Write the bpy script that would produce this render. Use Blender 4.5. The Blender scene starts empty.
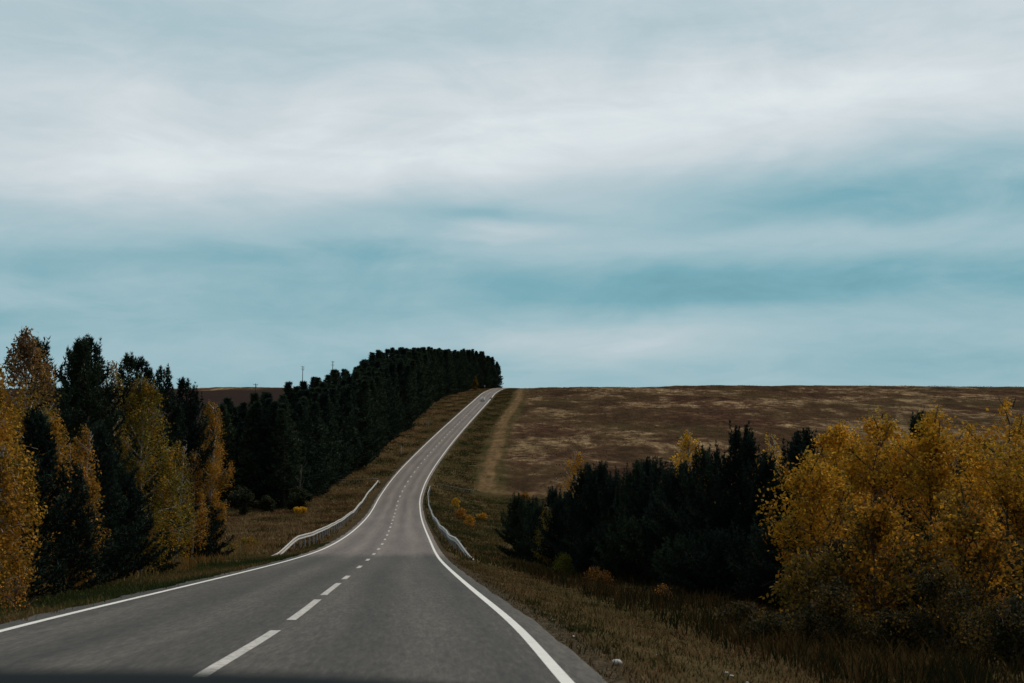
import bpy, math, random
import numpy as np
R = math.radians
sc = bpy.context.scene
col = sc.collection
# ------------------------------------------------------------------ camera
F = 1422.0; PITCH = math.atan(98.5 / F); CP, SP = math.cos(PITCH), math.sin(PITCH)
cam_d = bpy.data.cameras.new('camera'); cam = bpy.data.objects.new('camera', cam_d); col.objects.link(cam)
cam.location = (0, 0, 0); cam.rotation_euler = (R(90) + PITCH, 0, 0)
cam_d.sensor_width = 36; cam_d.lens = 50; cam_d.clip_start = .05; cam_d.clip_end = 9000
cam_d.dof.use_dof = True; cam_d.dof.focus_distance = 75; cam_d.dof.aperture_fstop = 3.6
sc.camera = cam
sc.view_settings.view_transform = 'Standard'; sc.view_settings.look = 'None'
sc.view_settings.exposure = 0; sc.view_settings.gamma = 1; sc.view_settings.use_curve_mapping = False
# ------------------------------------------------------------------ node helpers
def srgb(r, g, b):
    f = lambda c: (c / 255 / 12.92) if c / 255 <= .04045 else ((c / 255 + .055) / 1.055) ** 2.4
    return (f(r), f(g), f(b), 1)
class NT:
    def __init__(s, t): s.t = t; s.n = t.nodes; s.l = t.links; s.n.clear()
    def new(s, k, **kw):
        n = s.n.new(k)
        for a, v in kw.items(): setattr(n, a, v)
        return n
    def put(s, sock, v):
        if isinstance(v, bpy.types.NodeSocket): s.l.new(v, sock)
        else: sock.default_value = v
    def m(s, op, a, b=0.0, c=0.0, clamp=False):
        n = s.new('ShaderNodeMath', operation=op, use_clamp=clamp)
        s.put(n.inputs[0], a); s.put(n.inputs[1], b); s.put(n.inputs[2], c)
        return n.outputs[0]
    def mix(s, f, a, b, mode='MIX'):
        n = s.new('ShaderNodeMix', data_type='RGBA', blend_type=mode)
        s.put(n.inputs[0], f); s.put(n.inputs[6], a); s.put(n.inputs[7], b)
        return n.outputs[2]
    def ramp(s, f, pts, interp='LINEAR'):
        n = s.new('ShaderNodeValToRGB'); r = n.color_ramp; r.interpolation = interp
        while len(r.elements) < len(pts): r.elements.new(.5)
        for e, (p, c) in zip(r.elements, pts): e.position = p; e.color = c if len(c) == 4 else (*c, 1)
        s.put(n.inputs[0], f); return n.outputs[0]
    def noise(s, v, scale, detail=4, rough=.55, dist=0.0, out=0):
        n = s.new('ShaderNodeTexNoise'); s.put(n.inputs['Vector'], v)
        n.inputs['Scale'].default_value = scale; n.inputs['Detail'].default_value = detail
        n.inputs['Roughness'].default_value = rough; n.inputs['Distortion'].default_value = dist
        return n.outputs[out]
    def scale(s, v, k):
        n = s.new('ShaderNodeVectorMath', operation='MULTIPLY'); s.put(n.inputs[0], v); n.inputs[1].default_value = k
        return n.outputs[0]
# ------------------------------------------------------------------ world: thin high overcast, teal below, pale above
SUN_EL, SUN_AZ = 48.0, 50.0        # degrees; azimuth clockwise from +Y: ahead and to the right, veiled by the cloud
w = bpy.data.worlds.new('World'); sc.world = w; w.use_nodes = True
t = NT(w.node_tree)
tc = t.new('ShaderNodeTexCoord').outputs['Generated']
sx = t.new('ShaderNodeSeparateXYZ'); t.l.new(tc, sx.inputs[0]); X_, Y_, Z_ = sx.outputs
az = t.m('MULTIPLY', t.m('ARCTAN2', X_, Y_), 57.2958); el = t.m('MULTIPLY', t.m('ARCSINE', Z_), 57.2958)
cv = t.new('ShaderNodeCombineXYZ'); t.l.new(az, cv.inputs[0]); t.l.new(el, cv.inputs[1])
P = cv.outputs[0]
n1 = t.noise(t.scale(P, (.045, .16, 1)), 1, 5, .55, .6)     # streaks
n2 = t.noise(t.scale(P, (.02, .35, 1)), 1, 3, .5, .3)       # long thin bands
n3 = t.noise(t.scale(P, (.12, .3, 1)), 1, 5, .6, .8)
azw = t.m('ADD', az, t.m('MULTIPLY', t.m('SUBTRACT', n3, .5), 7.0)); n4 = t.noise(t.scale(P, (.028, .06, 1)), 1, 3, .5, .4)
elw = t.m('ADD', t.m('ADD', el, t.m('MULTIPLY', t.m('SUBTRACT', n1, .5), 4.0)), t.m('MULTIPLY', t.m('SUBTRACT', n4, .5), 4.5))
def blob(px, py, rx, ry, a):
    dx = t.m('DIVIDE', t.m('SUBTRACT', azw, (px - 512) / 24.8), rx / 24.8)
    dy = t.m('DIVIDE', t.m('SUBTRACT', elw, (440 - py) / 24.8), ry / 24.8)
    r = t.m('ADD', t.m('MULTIPLY', dx, dx), t.m('MULTIPLY', dy, dy))
    return t.m('MULTIPLY', t.m('EXPONENT', t.m('MULTIPLY', r, -1.0)), a)
base = t.ramp(t.m('DIVIDE', elw, 24.0), [(0.0, (.42,) * 3), (.09, (.38,) * 3), (.15, (.39,) * 3), (.225, (.27,) * 3), (.29, (.36,) * 3), (.35, (.46,) * 3), (.45, (.64,) * 3), (.54, (.76,) * 3), (.66, (.70,) * 3), (.85, (.66,) * 3)])
val = base
for b in [(90, 205, 260, 34, .24), (240, 185, 200, 26, .10), (820, 105, 330, 46, .12), (420, 150, 300, 30, .10), (560, 150, 260, 30, .10),
          (870, 208, 180, 34, -.34), (700, 180, 100, 18, -.08), (760, 245, 260, 14, .10), (470, 214, 120, 12, -.20), (330, 232, 120, 16, -.06), (500, 231, 60, 7, .16), (470, 240, 40, 4, .10), (540, 224, 40, 5, .08),
          (620, 352, 150, 22, .24), (730, 290, 300, 24, -.12), (180, 300, 260, 20, .08), (150, 385, 330, 14, -.04),
          (700, 385, 160, 12, .05), (930, 385, 220, 14, -.08), (160, 40, 250, 60, -.08), (560, 20, 150, 50, -.03), (870, 262, 200, 12, .07), (250, 262, 260, 12, -.10)]:
    val = t.m('ADD', val, blob(*b))
val = t.m('ADD', val, t.m('MULTIPLY', t.m('SUBTRACT', n2, .5), .20))
n5 = t.noise(t.scale(P, (.22, .9, 1)), 1, 5, .6, 1.2); val = t.m('ADD', val, t.m('MULTIPLY', t.m('SUBTRACT', n5, .5), .16))
val = t.m('ADD', val, t.m('MULTIPLY', t.m('SUBTRACT', n3, .5), .34), clamp=True)
cloud = t.ramp(val, [(0.0, srgb(86, 134, 146)), (.2, srgb(108, 156, 168)), (.4, srgb(143, 173, 182)), (.6, srgb(166, 184, 191)), (.8, srgb(192, 201, 205)), (1.0, srgb(214, 220, 222))])
sky = t.new('ShaderNodeTexSky', sky_type='NISHITA'); sky.sun_disc = False
sky.sun_elevation = R(SUN_EL); sky.sun_rotation = R(SUN_AZ); sky.dust_density = 2.0
bg1 = t.new('ShaderNodeBackground'); t.l.new(sky.outputs[0], bg1.inputs[0]); bg1.inputs[1].default_value = .06
bg2 = t.new('ShaderNodeBackground'); t.l.new(cloud, bg2.inputs[0])
t.l.new(t.m('MULTIPLY_ADD', t.m('MULTIPLY_ADD', Y_, 2.0, .6, clamp=True), .89, .34), bg2.inputs[1])   # unseen sky behind the camera dimmed to keep tree fronts dark
mx = t.new('ShaderNodeMixShader'); mx.inputs[0].default_value = .93
t.l.new(bg1.outputs[0], mx.inputs[1]); t.l.new(bg2.outputs[0], mx.inputs[2])
t.l.new(mx.outputs[0], t.new('ShaderNodeOutputWorld').inputs[0])
# ------------------------------------------------------------------ sun
sl = bpy.data.lights.new('sun', 'SUN'); sl.energy = 2.3; sl.angle = R(14); sl.color = (1, .87, .72)
so = bpy.data.objects.new('sun', sl); col.objects.link(so); so.location = (0, -50, 60)
from mathutils import Vector
sd = Vector((math.sin(R(SUN_AZ)) * math.cos(R(SUN_EL)), math.cos(R(SUN_AZ)) * math.cos(R(SUN_EL)), math.sin(R(SUN_EL))))
so.rotation_euler = sd.to_track_quat('Z', 'Y').to_euler()

# ------------------------------------------------------------------ survey of the road: (row, left line, centre line, right line, distance)
def inv(px, py, Y):                                    # a world point at forward distance Y
    k = (341.5 - py) / F
    Z = Y * (SP + k * CP) / (CP - k * SP)
    D = Y * CP + Z * SP
    return (px - 512) / F * D, Z
survey = [(678, -112, 197, 563, 13.4), (631, 0, 276, 510, 19.9), (590.6, 167, 329, 468.6, 33.7), (573, 240, 352, 453, 48.), (559.6, 292, 368, 440, 68.),
          (549.8, 321.6, 378, 434, 90.), (540, 341, 385, 430, 115.), (525.3, 361, 391, 425, 158.), (510.6, 374, 395.7, 422, 210.), (489.4, 384, 402.3, 421.5, 268.),
          (473, 397, 413, 431, 305.), (460, 410, 424, 440.5, 342.), (443, 427, 439, 452, 405.), (422, 450, 459.5, 470, 500.), (401, 473.5, 481, 490, 640.),
          (391.3, 486, 492, 497, 800.), (388.4, 494, 499, 503, 870.), (387.6, 502, 505, 508.5, 915.)]
ctl = []
for py, xl, xc, xr_, Y in survey:
    a, z = inv(xl, py, Y); b, _ = inv(xc, py, Y); c, _ = inv(xr_, py, Y); ctl.append((Y, b, z, min(max(b - a, 3.45), 3.9), min(max(c - b, 3.4), 3.6)))
g0 = (ctl[1][2] - ctl[0][2]) / (ctl[1][0] - ctl[0][0]); x0 = (ctl[2][1] - ctl[0][1]) / (ctl[2][0] - ctl[0][0])
ctl = [(-400, ctl[0][1] - x0 * 413, ctl[0][2] - g0 * 120, 3.7, 3.4), (-60, ctl[0][1] - x0 * 73.4, ctl[0][2] - g0 * 73.4, 3.7, 3.4)] + ctl
ctl += [(980, 8., 35.0, 3.6, 3.6), (1080, 34., 32., 3.6, 3.6), (1400, 150., 12., 3.6, 3.6), (4000, 900., -200., 3.6, 3.6)]
ctl = np.array(ctl, float)
def hermite(xs, ys, q):
    h = np.diff(xs); d = np.diff(ys) / h
    m = np.empty(len(xs)); m[0] = d[0]; m[-1] = d[-1]
    m[1:-1] = (d[:-1] * h[1:] + d[1:] * h[:-1]) / (h[:-1] + h[1:])
    i = np.clip(np.searchsorted(xs, q) - 1, 0, len(h) - 1); u = (q - xs[i]) / h[i]
    return (2*u**3 - 3*u**2 + 1)*ys[i] + (u**3 - 2*u**2 + u)*h[i]*m[i] + (-2*u**3 + 3*u**2)*ys[i+1] + (u**3 - u**2)*h[i]*m[i+1]
G = np.arange(-400, 3000, 1.0); GT = []
for k in (1, 2, 3, 4):
    v = hermite(ctl[:, 0], ctl[:, k], G)
    for sig, y0 in ((5, 8), (12, 90), (22, 230)):
        kk = np.exp(-.5 * (np.arange(-3*sig, 3*sig+1) / sig) ** 2); kk /= kk.sum()
        vs = np.convolve(np.pad(v, 3*sig, mode='edge'), kk, 'valid'); b = np.clip((G - y0) / 30, 0, 1); v = v*(1-b) + vs*b
    GT.append(v)
xr = lambda Y: np.interp(Y, G, GT[0]); zr = lambda Y: np.interp(Y, G, GT[1]); wl = lambda Y: np.interp(Y, G, GT[2]); wr = lambda Y: np.interp(Y, G, GT[3])
def smooth(a, b, x): u = np.clip((x - a) / (b - a), 0, 1); return u*u*(3-2*u)
def wob(X, Y):
    return (.5*np.sin(X*.021+1.3)*np.sin(Y*.017+.4) + .3*np.sin(X*.063+Y*.041) + .14*np.sin(X*.19-Y*.13+2) + .09*np.sin(X*.41+Y*.37+1) + .05*np.sin(X*1.1-Y*.83) + .035*np.sin(X*1.9+Y*2.3))
def ground(X, Y):
    X = np.asarray(X, float); Y = np.asarray(Y, float); s = X - xr(Y)
    er = np.maximum(s - wr(Y) - .55, 0); e_l = np.maximum(-s - wl(Y) - .45, 0)
    DR = np.interp(Y, [-100, 20, 60, 130, 200, 270, 340, 450, 1000], [1.9, 1.9, 2.2, 2.4, 2.2, 1.8, .9, .5, .2])
    DL = np.interp(Y, [-100, 20, 100, 150, 210, 270, 340, 1000], [.5, .5, .6, .7, .5, .5, .5, .3])
    z = zr(Y) - DR * (1 - np.exp(-er * .27 / np.maximum(DR, .3))) - DL * (1 - np.exp(-e_l * .3 / np.maximum(DL, .3)))
    off = np.maximum(er, e_l)
    z = z + wob(X, Y) * smooth(.3, 14, off) * np.interp(Y, [0, 150, 900], [.7, .9, 1.6])
    z = z + 1.3 * smooth(20, 160, s) * smooth(500, 900, Y) - .9 * smooth(180, 420, s) * smooth(300, 900, Y)
    under = (s > -wl(Y) - .3) & (s < wr(Y) + .4)
    return np.where(under, z - .12, z - .03)

# ------------------------------------------------------------------ mesh helpers
def mesh(name, V, Fs, mats=(), parent=None, color=None, smooth_=False, midx=None, attrs=None):
    V = np.ascontiguousarray(V, np.float32)
    Fs = [f for f in (Fs if isinstance(Fs, list) else [Fs]) if len(f)]
    me = bpy.data.meshes.new(name); me.vertices.add(len(V)); me.vertices.foreach_set('co', V.ravel())
    li = np.concatenate([np.asarray(f).ravel() for f in Fs]).astype(np.int32)
    cnt = np.concatenate([np.full(len(f), np.asarray(f).shape[1]) for f in Fs]).astype(np.int32)
    st = np.concatenate([[0], np.cumsum(cnt)[:-1]]).astype(np.int32)
    me.loops.add(len(li)); me.loops.foreach_set('vertex_index', li)
    me.polygons.add(len(cnt)); me.polygons.foreach_set('loop_start', st); me.polygons.foreach_set('loop_total', cnt)
    if midx is not None: me.polygons.foreach_set('material_index', np.concatenate([np.full(len(f), i) for f, i in zip(Fs, midx)]).astype(np.int32))
    me.polygons.foreach_set('use_smooth', np.full(len(cnt), smooth_))
    me.update(calc_edges=True)
    if color is not None:
        a = me.color_attributes.new('col', 'FLOAT_COLOR', 'POINT'); c = np.ones((len(V), 4), np.float32); c[:, :3] = color
        a.data.foreach_set('color', c.ravel())
    for k, v in (attrs or {}).items():
        a = me.attributes.new(k, 'FLOAT', 'POINT'); a.data.foreach_set('value', np.asarray(v, np.float32))
    for m_ in (mats if isinstance(mats, (list, tuple)) else [mats]): me.materials.append(m_)
    o = bpy.data.objects.new(name, me); col.objects.link(o)
    if parent: o.parent = parent
    return o
class MB:
    def __init__(s): s.V = []; s.F = {}; s.n = 0
    def add(s, V, Fc, k=0):
        V = np.asarray(V, float); Fc = np.asarray(Fc) + s.n; s.V.append(V); s.n += len(V)
        s.F.setdefault((k, Fc.shape[1]), []).append(Fc); return s
    def box(s, c, d, k=0, taper=1.0, rz=0.0):
        x, y, z = d[0]/2, d[1]/2, d[2]/2
        v = np.array([(-x,-y,-z),(x,-y,-z),(x,y,-z),(-x,y,-z),(-x*taper,-y*taper,z),(x*taper,-y*taper,z),(x*taper,y*taper,z),(-x*taper,y*taper,z)])
        if rz: cc, ss = math.cos(rz), math.sin(rz); v = v @ np.array([[cc, ss, 0], [-ss, cc, 0], [0, 0, 1]])
        return s.add(v + np.array(c), [(3,2,1,0),(4,5,6,7),(0,1,5,4),(1,2,6,5),(2,3,7,6),(3,0,4,7)], k)
    def tube(s, P_, r, n=6, k=0, cap=True):
        P_ = np.asarray(P_, float); r = np.broadcast_to(r, len(P_)); T = np.gradient(P_, axis=0); T /= np.linalg.norm(T, axis=1)[:, None] + 1e-9
        ref = np.where(np.abs(T[:, 2:3]) > .9, [[1., 0, 0]], [[0, 0, 1.]]); A = np.cross(T, ref); A /= np.linalg.norm(A, axis=1)[:, None]; B = np.cross(T, A)
        a = np.arange(n) / n * 2 * math.pi
        V = P_[:, None] + r[:, None, None] * (np.cos(a)[None, :, None] * A[:, None] + np.sin(a)[None, :, None] * B[:, None])
        i = np.arange(len(P_) - 1)[:, None] * n; j = np.arange(n)[None]; j2 = (j + 1) % n
        Fq = np.stack([i + j, i + j2, i + n + j2, i + n + j], -1).reshape(-1, 4)
        m0 = s.n; s.add(V.reshape(-1, 3), Fq, k)
        if cap:
            s.F.setdefault((k, n), []).append(np.array([[m0 + q for q in range(n)][::-1], [m0 + (len(P_)-1)*n + q for q in range(n)]]))
        return s
    def build(s, name, mats, parent=None, smooth_=False, color=None):
        ks = sorted(s.F); return mesh(name, np.concatenate(s.V), [np.concatenate(s.F[k]) for k in ks], mats, parent, color, smooth_, [k[0] for k in ks])
def empty(name, loc, rz=0.0, sc_=1.0):
    o = bpy.data.objects.new(name, None); o.location = loc; o.rotation_euler = (0, 0, rz); o.scale = (sc_,) * 3; o.empty_display_size = .3; col.objects.link(o); return o
def tag(o, label=None, cat=None, group=None, kind=None):
    for k, v in (('label', label), ('category', cat), ('group', group), ('kind', kind)):
        if v: o[k] = v
    return o
def dup(root, loc, rz, s, name=None):
    r = root.copy(); col.objects.link(r); r.location = loc; r.rotation_euler = (0, 0, rz); r.scale = (s,) * 3 if np.isscalar(s) else s
    for ch in list(root.children):
        c = ch.copy(); col.objects.link(c); c.parent = r
    return r
# ------------------------------------------------------------------ materials
def mat(name):
    m_ = bpy.data.materials.new(name); m_.use_nodes = True; return m_, NT(m_.node_tree)
def finish(t, colr, rough=.8, bump=None, bs=.3, bd=.05, spec=.3, metal=0.0):
    b = t.new('ShaderNodeBsdfPrincipled'); t.put(b.inputs['Base Color'], colr); t.put(b.inputs['Roughness'], rough)
    b.inputs['Specular IOR Level'].default_value = spec; b.inputs['Metallic'].default_value = metal
    if bump is not None:
        n = t.new('ShaderNodeBump'); n.inputs['Strength'].default_value = bs; n.inputs['Distance'].default_value = bd
        t.l.new(bump, n.inputs['Height']); t.l.new(n.outputs[0], b.inputs['Normal'])
    t.l.new(b.outputs[0], t.new('ShaderNodeOutputMaterial').inputs[0]); return b
def simple(name, c, rough=.7, metal=0.0, var=.25, scale=6.0, spec=.3):
    m_, t = mat(name); p = t.new('ShaderNodeTexCoord').outputs['Object']; n = t.noise(p, scale, 4)
    c2 = tuple(x * (1 - var) for x in c); finish(t, t.mix(n, (*c2, 1), (*c, 1)), rough, n, .2, .01, spec, metal); return m_
def leafmat(name, trans=.3, spec=.1, rough=.75, vary=False):
    m_, t = mat(name); a = t.new('ShaderNodeAttribute', attribute_name='col').outputs['Color']
    d = t.new('ShaderNodeBsdfPrincipled'); d.inputs['Roughness'].default_value = rough; d.inputs['Specular IOR Level'].default_value = spec
    if vary:
        rnd = t.new('ShaderNodeObjectInfo').outputs['Random']; tint = t.ramp(rnd, [(0, (.7, .75, .75)), (.5, (1, 1, 1)), (1, (1.5, 1.35, 1.05))]); a = t.mix(1.0, a, tint, 'MULTIPLY')
    t.l.new(a, d.inputs['Base Color'])
    tr = t.new('ShaderNodeBsdfTranslucent'); t.l.new(a, tr.inputs[0]); mx = t.new('ShaderNodeMixShader'); mx.inputs[0].default_value = trans
    t.l.new(d.outputs[0], mx.inputs[1]); t.l.new(tr.outputs[0], mx.inputs[2]); t.l.new(mx.outputs[0], t.new('ShaderNodeOutputMaterial').inputs[0]); return m_
M_leaf = leafmat('autumn_leaf', .3); M_needle = leafmat('pine_needle', .05, .0, vary=True); M_grass = leafmat('grass_blade', .2, .0)
M_bark = simple('pine_bark', (.055, .04, .03), .9, var=.5, scale=12)
m_, t = mat('birch_bark'); p = t.new('ShaderNodeTexCoord').outputs['Object']
n = t.noise(t.scale(p, (2, 2, 9)), 1.6, 4); finish(t, t.ramp(n, [(.4, (.05, .045, .04)), (.5, (.42, .39, .34)), (.8, (.5, .47, .42))]), .7); M_birch = m_
M_twig = simple('twig_bark', (.10, .07, .05), .9)
M_steel = simple('galvanised_steel', (.50, .49, .46), .6, .1, .45, 2)
M_pipe = simple('grey_pipe', (.20, .19, .17), .7)
M_wood = simple('weathered_pole', (.07, .06, .055), .85)
M_conc = simple('pale_post_paint', (.55, .55, .53), .7, var=.2)
M_conc_dim = simple('bare_wood', (.14, .12, .10), .9)
M_stone = simple('white_stone', (.62, .60, .56), .8, var=.3, scale=20)
# asphalt
m_, t = mat('asphalt')
s_ = t.new('ShaderNodeAttribute', attribute_name='rs').outputs['Fac']; q_ = t.new('ShaderNodeAttribute', attribute_name='rt').outputs['Fac']
cb = t.new('ShaderNodeCombineXYZ'); t.l.new(s_, cb.inputs[0]); t.l.new(q_, cb.inputs[1]); pv = cb.outputs[0]
long_ = t.noise(t.scale(pv, (1.3, .035, 1)), 1, 5, .6); fine = t.noise(t.scale(pv, (5, .5, 1)), 1, 5, .75); grain = t.noise(t.scale(pv, (16, 1.6, 1)), 1, 5, .8); patch = t.noise(t.scale(pv, (.25, .05, 1)), 1, 3)
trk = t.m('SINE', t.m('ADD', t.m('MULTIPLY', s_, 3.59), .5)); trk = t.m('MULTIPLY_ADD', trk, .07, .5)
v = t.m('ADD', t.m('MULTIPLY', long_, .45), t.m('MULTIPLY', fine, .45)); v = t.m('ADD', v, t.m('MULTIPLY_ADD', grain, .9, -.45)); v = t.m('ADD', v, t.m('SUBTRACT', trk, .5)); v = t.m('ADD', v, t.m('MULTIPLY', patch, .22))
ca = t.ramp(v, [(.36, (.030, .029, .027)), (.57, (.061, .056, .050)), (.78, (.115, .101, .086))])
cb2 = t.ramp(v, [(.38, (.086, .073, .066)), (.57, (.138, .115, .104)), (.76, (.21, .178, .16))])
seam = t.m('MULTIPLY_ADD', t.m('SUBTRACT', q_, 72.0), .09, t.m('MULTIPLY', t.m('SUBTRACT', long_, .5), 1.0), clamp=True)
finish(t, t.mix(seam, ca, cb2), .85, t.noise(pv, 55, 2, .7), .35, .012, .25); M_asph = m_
# road paint
m_, t = mat('road_paint'); p = t.new('ShaderNodeNewGeometry').outputs['Position']
wr_ = t.m('MULTIPLY_ADD', t.noise(t.scale(p, (1.5, .5, 1)), 1, 4, .7), .5, t.m('MULTIPLY', t.noise(p, 9, 5, .7), .55)); finish(t, t.ramp(wr_, [(.28, (.30, .29, .27)), (.42, (.64, .63, .60)), (.7, (.78, .77, .73))]), .6, wr_, .2, .004); M_paint = m_
m_, t = mat('worn_road_paint'); p = t.new('ShaderNodeNewGeometry').outputs['Position']
wr_ = t.noise(p, 8, 5, .7); finish(t, t.ramp(wr_, [(.32, (.18, .17, .16)), (.5, (.46, .44, .41)), (.7, (.58, .55, .51))]), .65, wr_, .2, .004); M_dash = m_
# ground
m_, t = mat('hill_ground'); p = t.new('ShaderNodeNewGeometry').outputs['Position']
at = lambda k: t.new('ShaderNodeAttribute', attribute_name=k).outputs['Fac']
fld, pth, grv, dry = at('field'), at('path'), at('gravel'), at('dry')
pat = t.noise(t.scale(p, (.055, .02, .0)), 1, 6, .72, .6); med = t.noise(t.scale(p, (.16, .11, .0)), 1, 5, .7, .4); fin = t.noise(p, 1.6, 6, .75); grn = t.noise(t.scale(p, (.05, .04, 0)), 1, 4, .6)
mv = t.noise(t.scale(p, (.5, .16, 0)), 1, 6, .75, .3)
verge = t.ramp(t.m('ADD', t.m('MULTIPLY', med, .4), t.m('ADD', t.m('MULTIPLY', fin, .25), t.m('MULTIPLY', mv, .35))), [(.33, (.026, .022, .011)), (.5, (.070, .052, .025)), (.62, (.12, .086, .042)), (.75, (.18, .13, .07))])
green = t.ramp(fin, [(.3, (.016, .020, .008)), (.7, (.052, .054, .02))])
vg = t.mix(t.m('MULTIPLY_ADD', t.m('SUBTRACT', grn, .5), 5.0, t.m('SUBTRACT', .55, dry), clamp=True), verge, green)
pv2 = t.m('ADD', t.m('MULTIPLY', pat, .65), t.m('MULTIPLY', med, .35))
mot0 = t.noise(t.scale(p, (.011, .007, 0)), 1, 3, .5)
pv2 = t.m('ADD', pv2, t.m('MULTIPLY_ADD', mot0, .36, -.195))
field = t.ramp(pv2, [(.38, (.044, .024, .017)), (.47, (.086, .048, .031)), (.515, (.125, .076, .046)), (.55, (.26, .175, .10)), (.64, (.48, .34, .20))])
mot = t.noise(t.scale(p, (.42, .10, 0)), 1, 6, .75, .5); mot2 = t.noise(t.scale(p, (.018, .012, 0)), 1, 3, .5)
field = t.mix(t.m('MULTIPLY_ADD', mot, 4.0, -1.55, clamp=True), t.mix(.62, field, (.016, .010, .008, 1)), field)
field = t.mix(t.m('MULTIPLY_ADD', mot2, 3.0, -1.1, clamp=True), field, t.mix(.5, field, (.055, .050, .022, 1)))
c = t.mix(fld, vg, field)
c = t.mix(at('plough'), c, t.ramp(fin, [(.3, (.020, .015, .014)), (.7, (.042, .030, .027))]))
pth = t.m('MULTIPLY_ADD', t.m('ADD', pth, t.m('MULTIPLY', t.m('SUBTRACT', mv, .5), 1.3)), 2.0, -.5, clamp=True)
pc = t.ramp(t.m('ADD', t.m('MULTIPLY', med, .5), t.m('MULTIPLY', fin, .5)), [(.35, (.08, .050, .027)), (.65, (.24, .155, .085))])
c = t.mix(t.m('MULTIPLY', pth, t.m('MULTIPLY_ADD', t.noise(t.scale(p, (.5, .09, 0)), 1, 5, .7), 3.4, -1.0, clamp=True)), c, pc)
gc = t.ramp(t.noise(p, 9, 4, .85), [(.38, (.022, .018, .012)), (.5, (.055, .043, .03)), (.64, (.13, .108, .08))])
c = t.mix(t.m('MULTIPLY', grv, t.m('MULTIPLY_ADD', fin, 1.6, .1, clamp=True)), c, gc)
finish(t, c, 1.0, fin, .8, .25, 0.0); M_ground = m_
# ------------------------------------------------------------------ terrain sheet
ys = np.concatenate([np.arange(-400, 0, 20), np.arange(0, 60, .8), np.arange(60, 130, 1.5), np.arange(130, 330, 3), np.arange(330, 1000, 5), np.arange(1000, 1400, 20), np.arange(1400, 3001, 100)])
sr = np.concatenate([[0, 2, 3.6, 4.0, 4.3, 4.6], np.arange(5, 20, .6), np.arange(20, 60, 2), np.arange(60, 200, 6), np.arange(200, 600, 20), np.arange(600, 2601, 200)])
ss_ = np.concatenate([-sr[::-1][:-1], sr])
Yg, Sg = np.meshgrid(ys, ss_, indexing='ij'); Xg = xr(Yg) + Sg
Zg = ground(Xg, Yg)
ny, nx = Xg.shape; idx = np.arange(ny * nx).reshape(ny, nx)
quads = np.stack([idx[:-1, :-1], idx[:-1, 1:], idx[1:, 1:], idx[1:, :-1]], -1).reshape(-1, 4)
fieldm = smooth(18, 21, Sg) * smooth(270, 292, Yg + .12 * Sg) + smooth(60, 90, -Sg) * smooth(330, 380, Yg)
pathc = 15.8 + .8 * np.sin(Yg * .02)
path = np.exp(-((Sg - pathc) / 2.1) ** 2) * smooth(270, 300, Yg)
path = np.maximum(path, np.exp(-((Yg - (284 - .18 * (Sg - 16))) / 4) ** 2) * smooth(9, 16, Sg) * (1 - smooth(50, 90, Sg)) * .7)
path = np.maximum(path, np.exp(-((Yg - 262) / 4.) ** 2) * smooth(6, 10, -Sg) * (1 - smooth(24, 40, -Sg)) * .35)
path = np.maximum(path, np.exp(-((Sg + 13.5) / 3.) ** 2) * smooth(300, 380, Yg) * .55)
grav = np.where(Sg > 0, 1 - smooth(3.9, 4.9, Sg), 1 - smooth(4.2, 5.0, -Sg))
dry = np.where(Sg < 0, .45 + .3 * smooth(110, 170, Yg), np.interp(Yg, [0, 40, 120, 200, 400, 900], [.55, .45, .25, .15, .3, .55]))
dry = dry - .35 * np.exp(-((Sg - 9) / 4) ** 2) * smooth(300, 380, Yg) + .3 * np.exp(-((np.abs(Sg) - 6) / 2) ** 2) * (Yg < 100)
ter = mesh('ground', np.stack([Xg, Yg, Zg], -1).reshape(-1, 3), quads, M_ground, smooth_=True, attrs={'field': np.clip(fieldm, 0, 1).ravel(), 'path': path.ravel(), 'gravel': grav.ravel(), 'dry': dry.ravel(), 'plough': (smooth(55, 80, -Sg) * smooth(300, 340, Yg) * (1 - .9*smooth(850, 880, Yg))).ravel()})
tag(ter, kind='structure')
# ------------------------------------------------------------------ road
ry = np.concatenate([np.arange(-200, 0, 10), np.arange(0, 120, 1.), np.arange(120, 1100, 2.)])
def ribbon(fa, fb, y0, y1, dz, n=1):
    yy = np.unique(np.concatenate([[y0], ry[(ry > y0) & (ry < y1)], [y1]]))
    z = np.interp(yy, ry, zr(ry)); xc = np.interp(yy, ry, xr(ry)); a, b = fa(yy), fb(yy)
    V = np.stack([np.stack([xc + a + (b - a) * i / n, yy, z + dz], -1) for i in range(n + 1)], 1).reshape(-1, 3)
    k = np.arange(len(yy) - 1)[:, None] * (n + 1) + np.arange(n)[None]
    Fq = np.stack([k, k + 1, k + n + 2, k + n + 1], -1).reshape(-1, 4)
    S = np.stack([a + (b - a) * i / n for i in range(n + 1)], 1).ravel(); T_ = np.repeat(yy, n + 1)
    return V, Fq, S, T_
er_ = lambda y: wr(y) + .36 + .02*np.sin(y*.9) + .015*np.sin(y*2.3)
el_ = lambda y: -wl(y) - .42 - .06*np.sin(y*.8+1) - .05*np.sin(y*2.7)
V, Fq, S, T_ = ribbon(el_, er_, -200, 1098, 0, 12)
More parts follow.
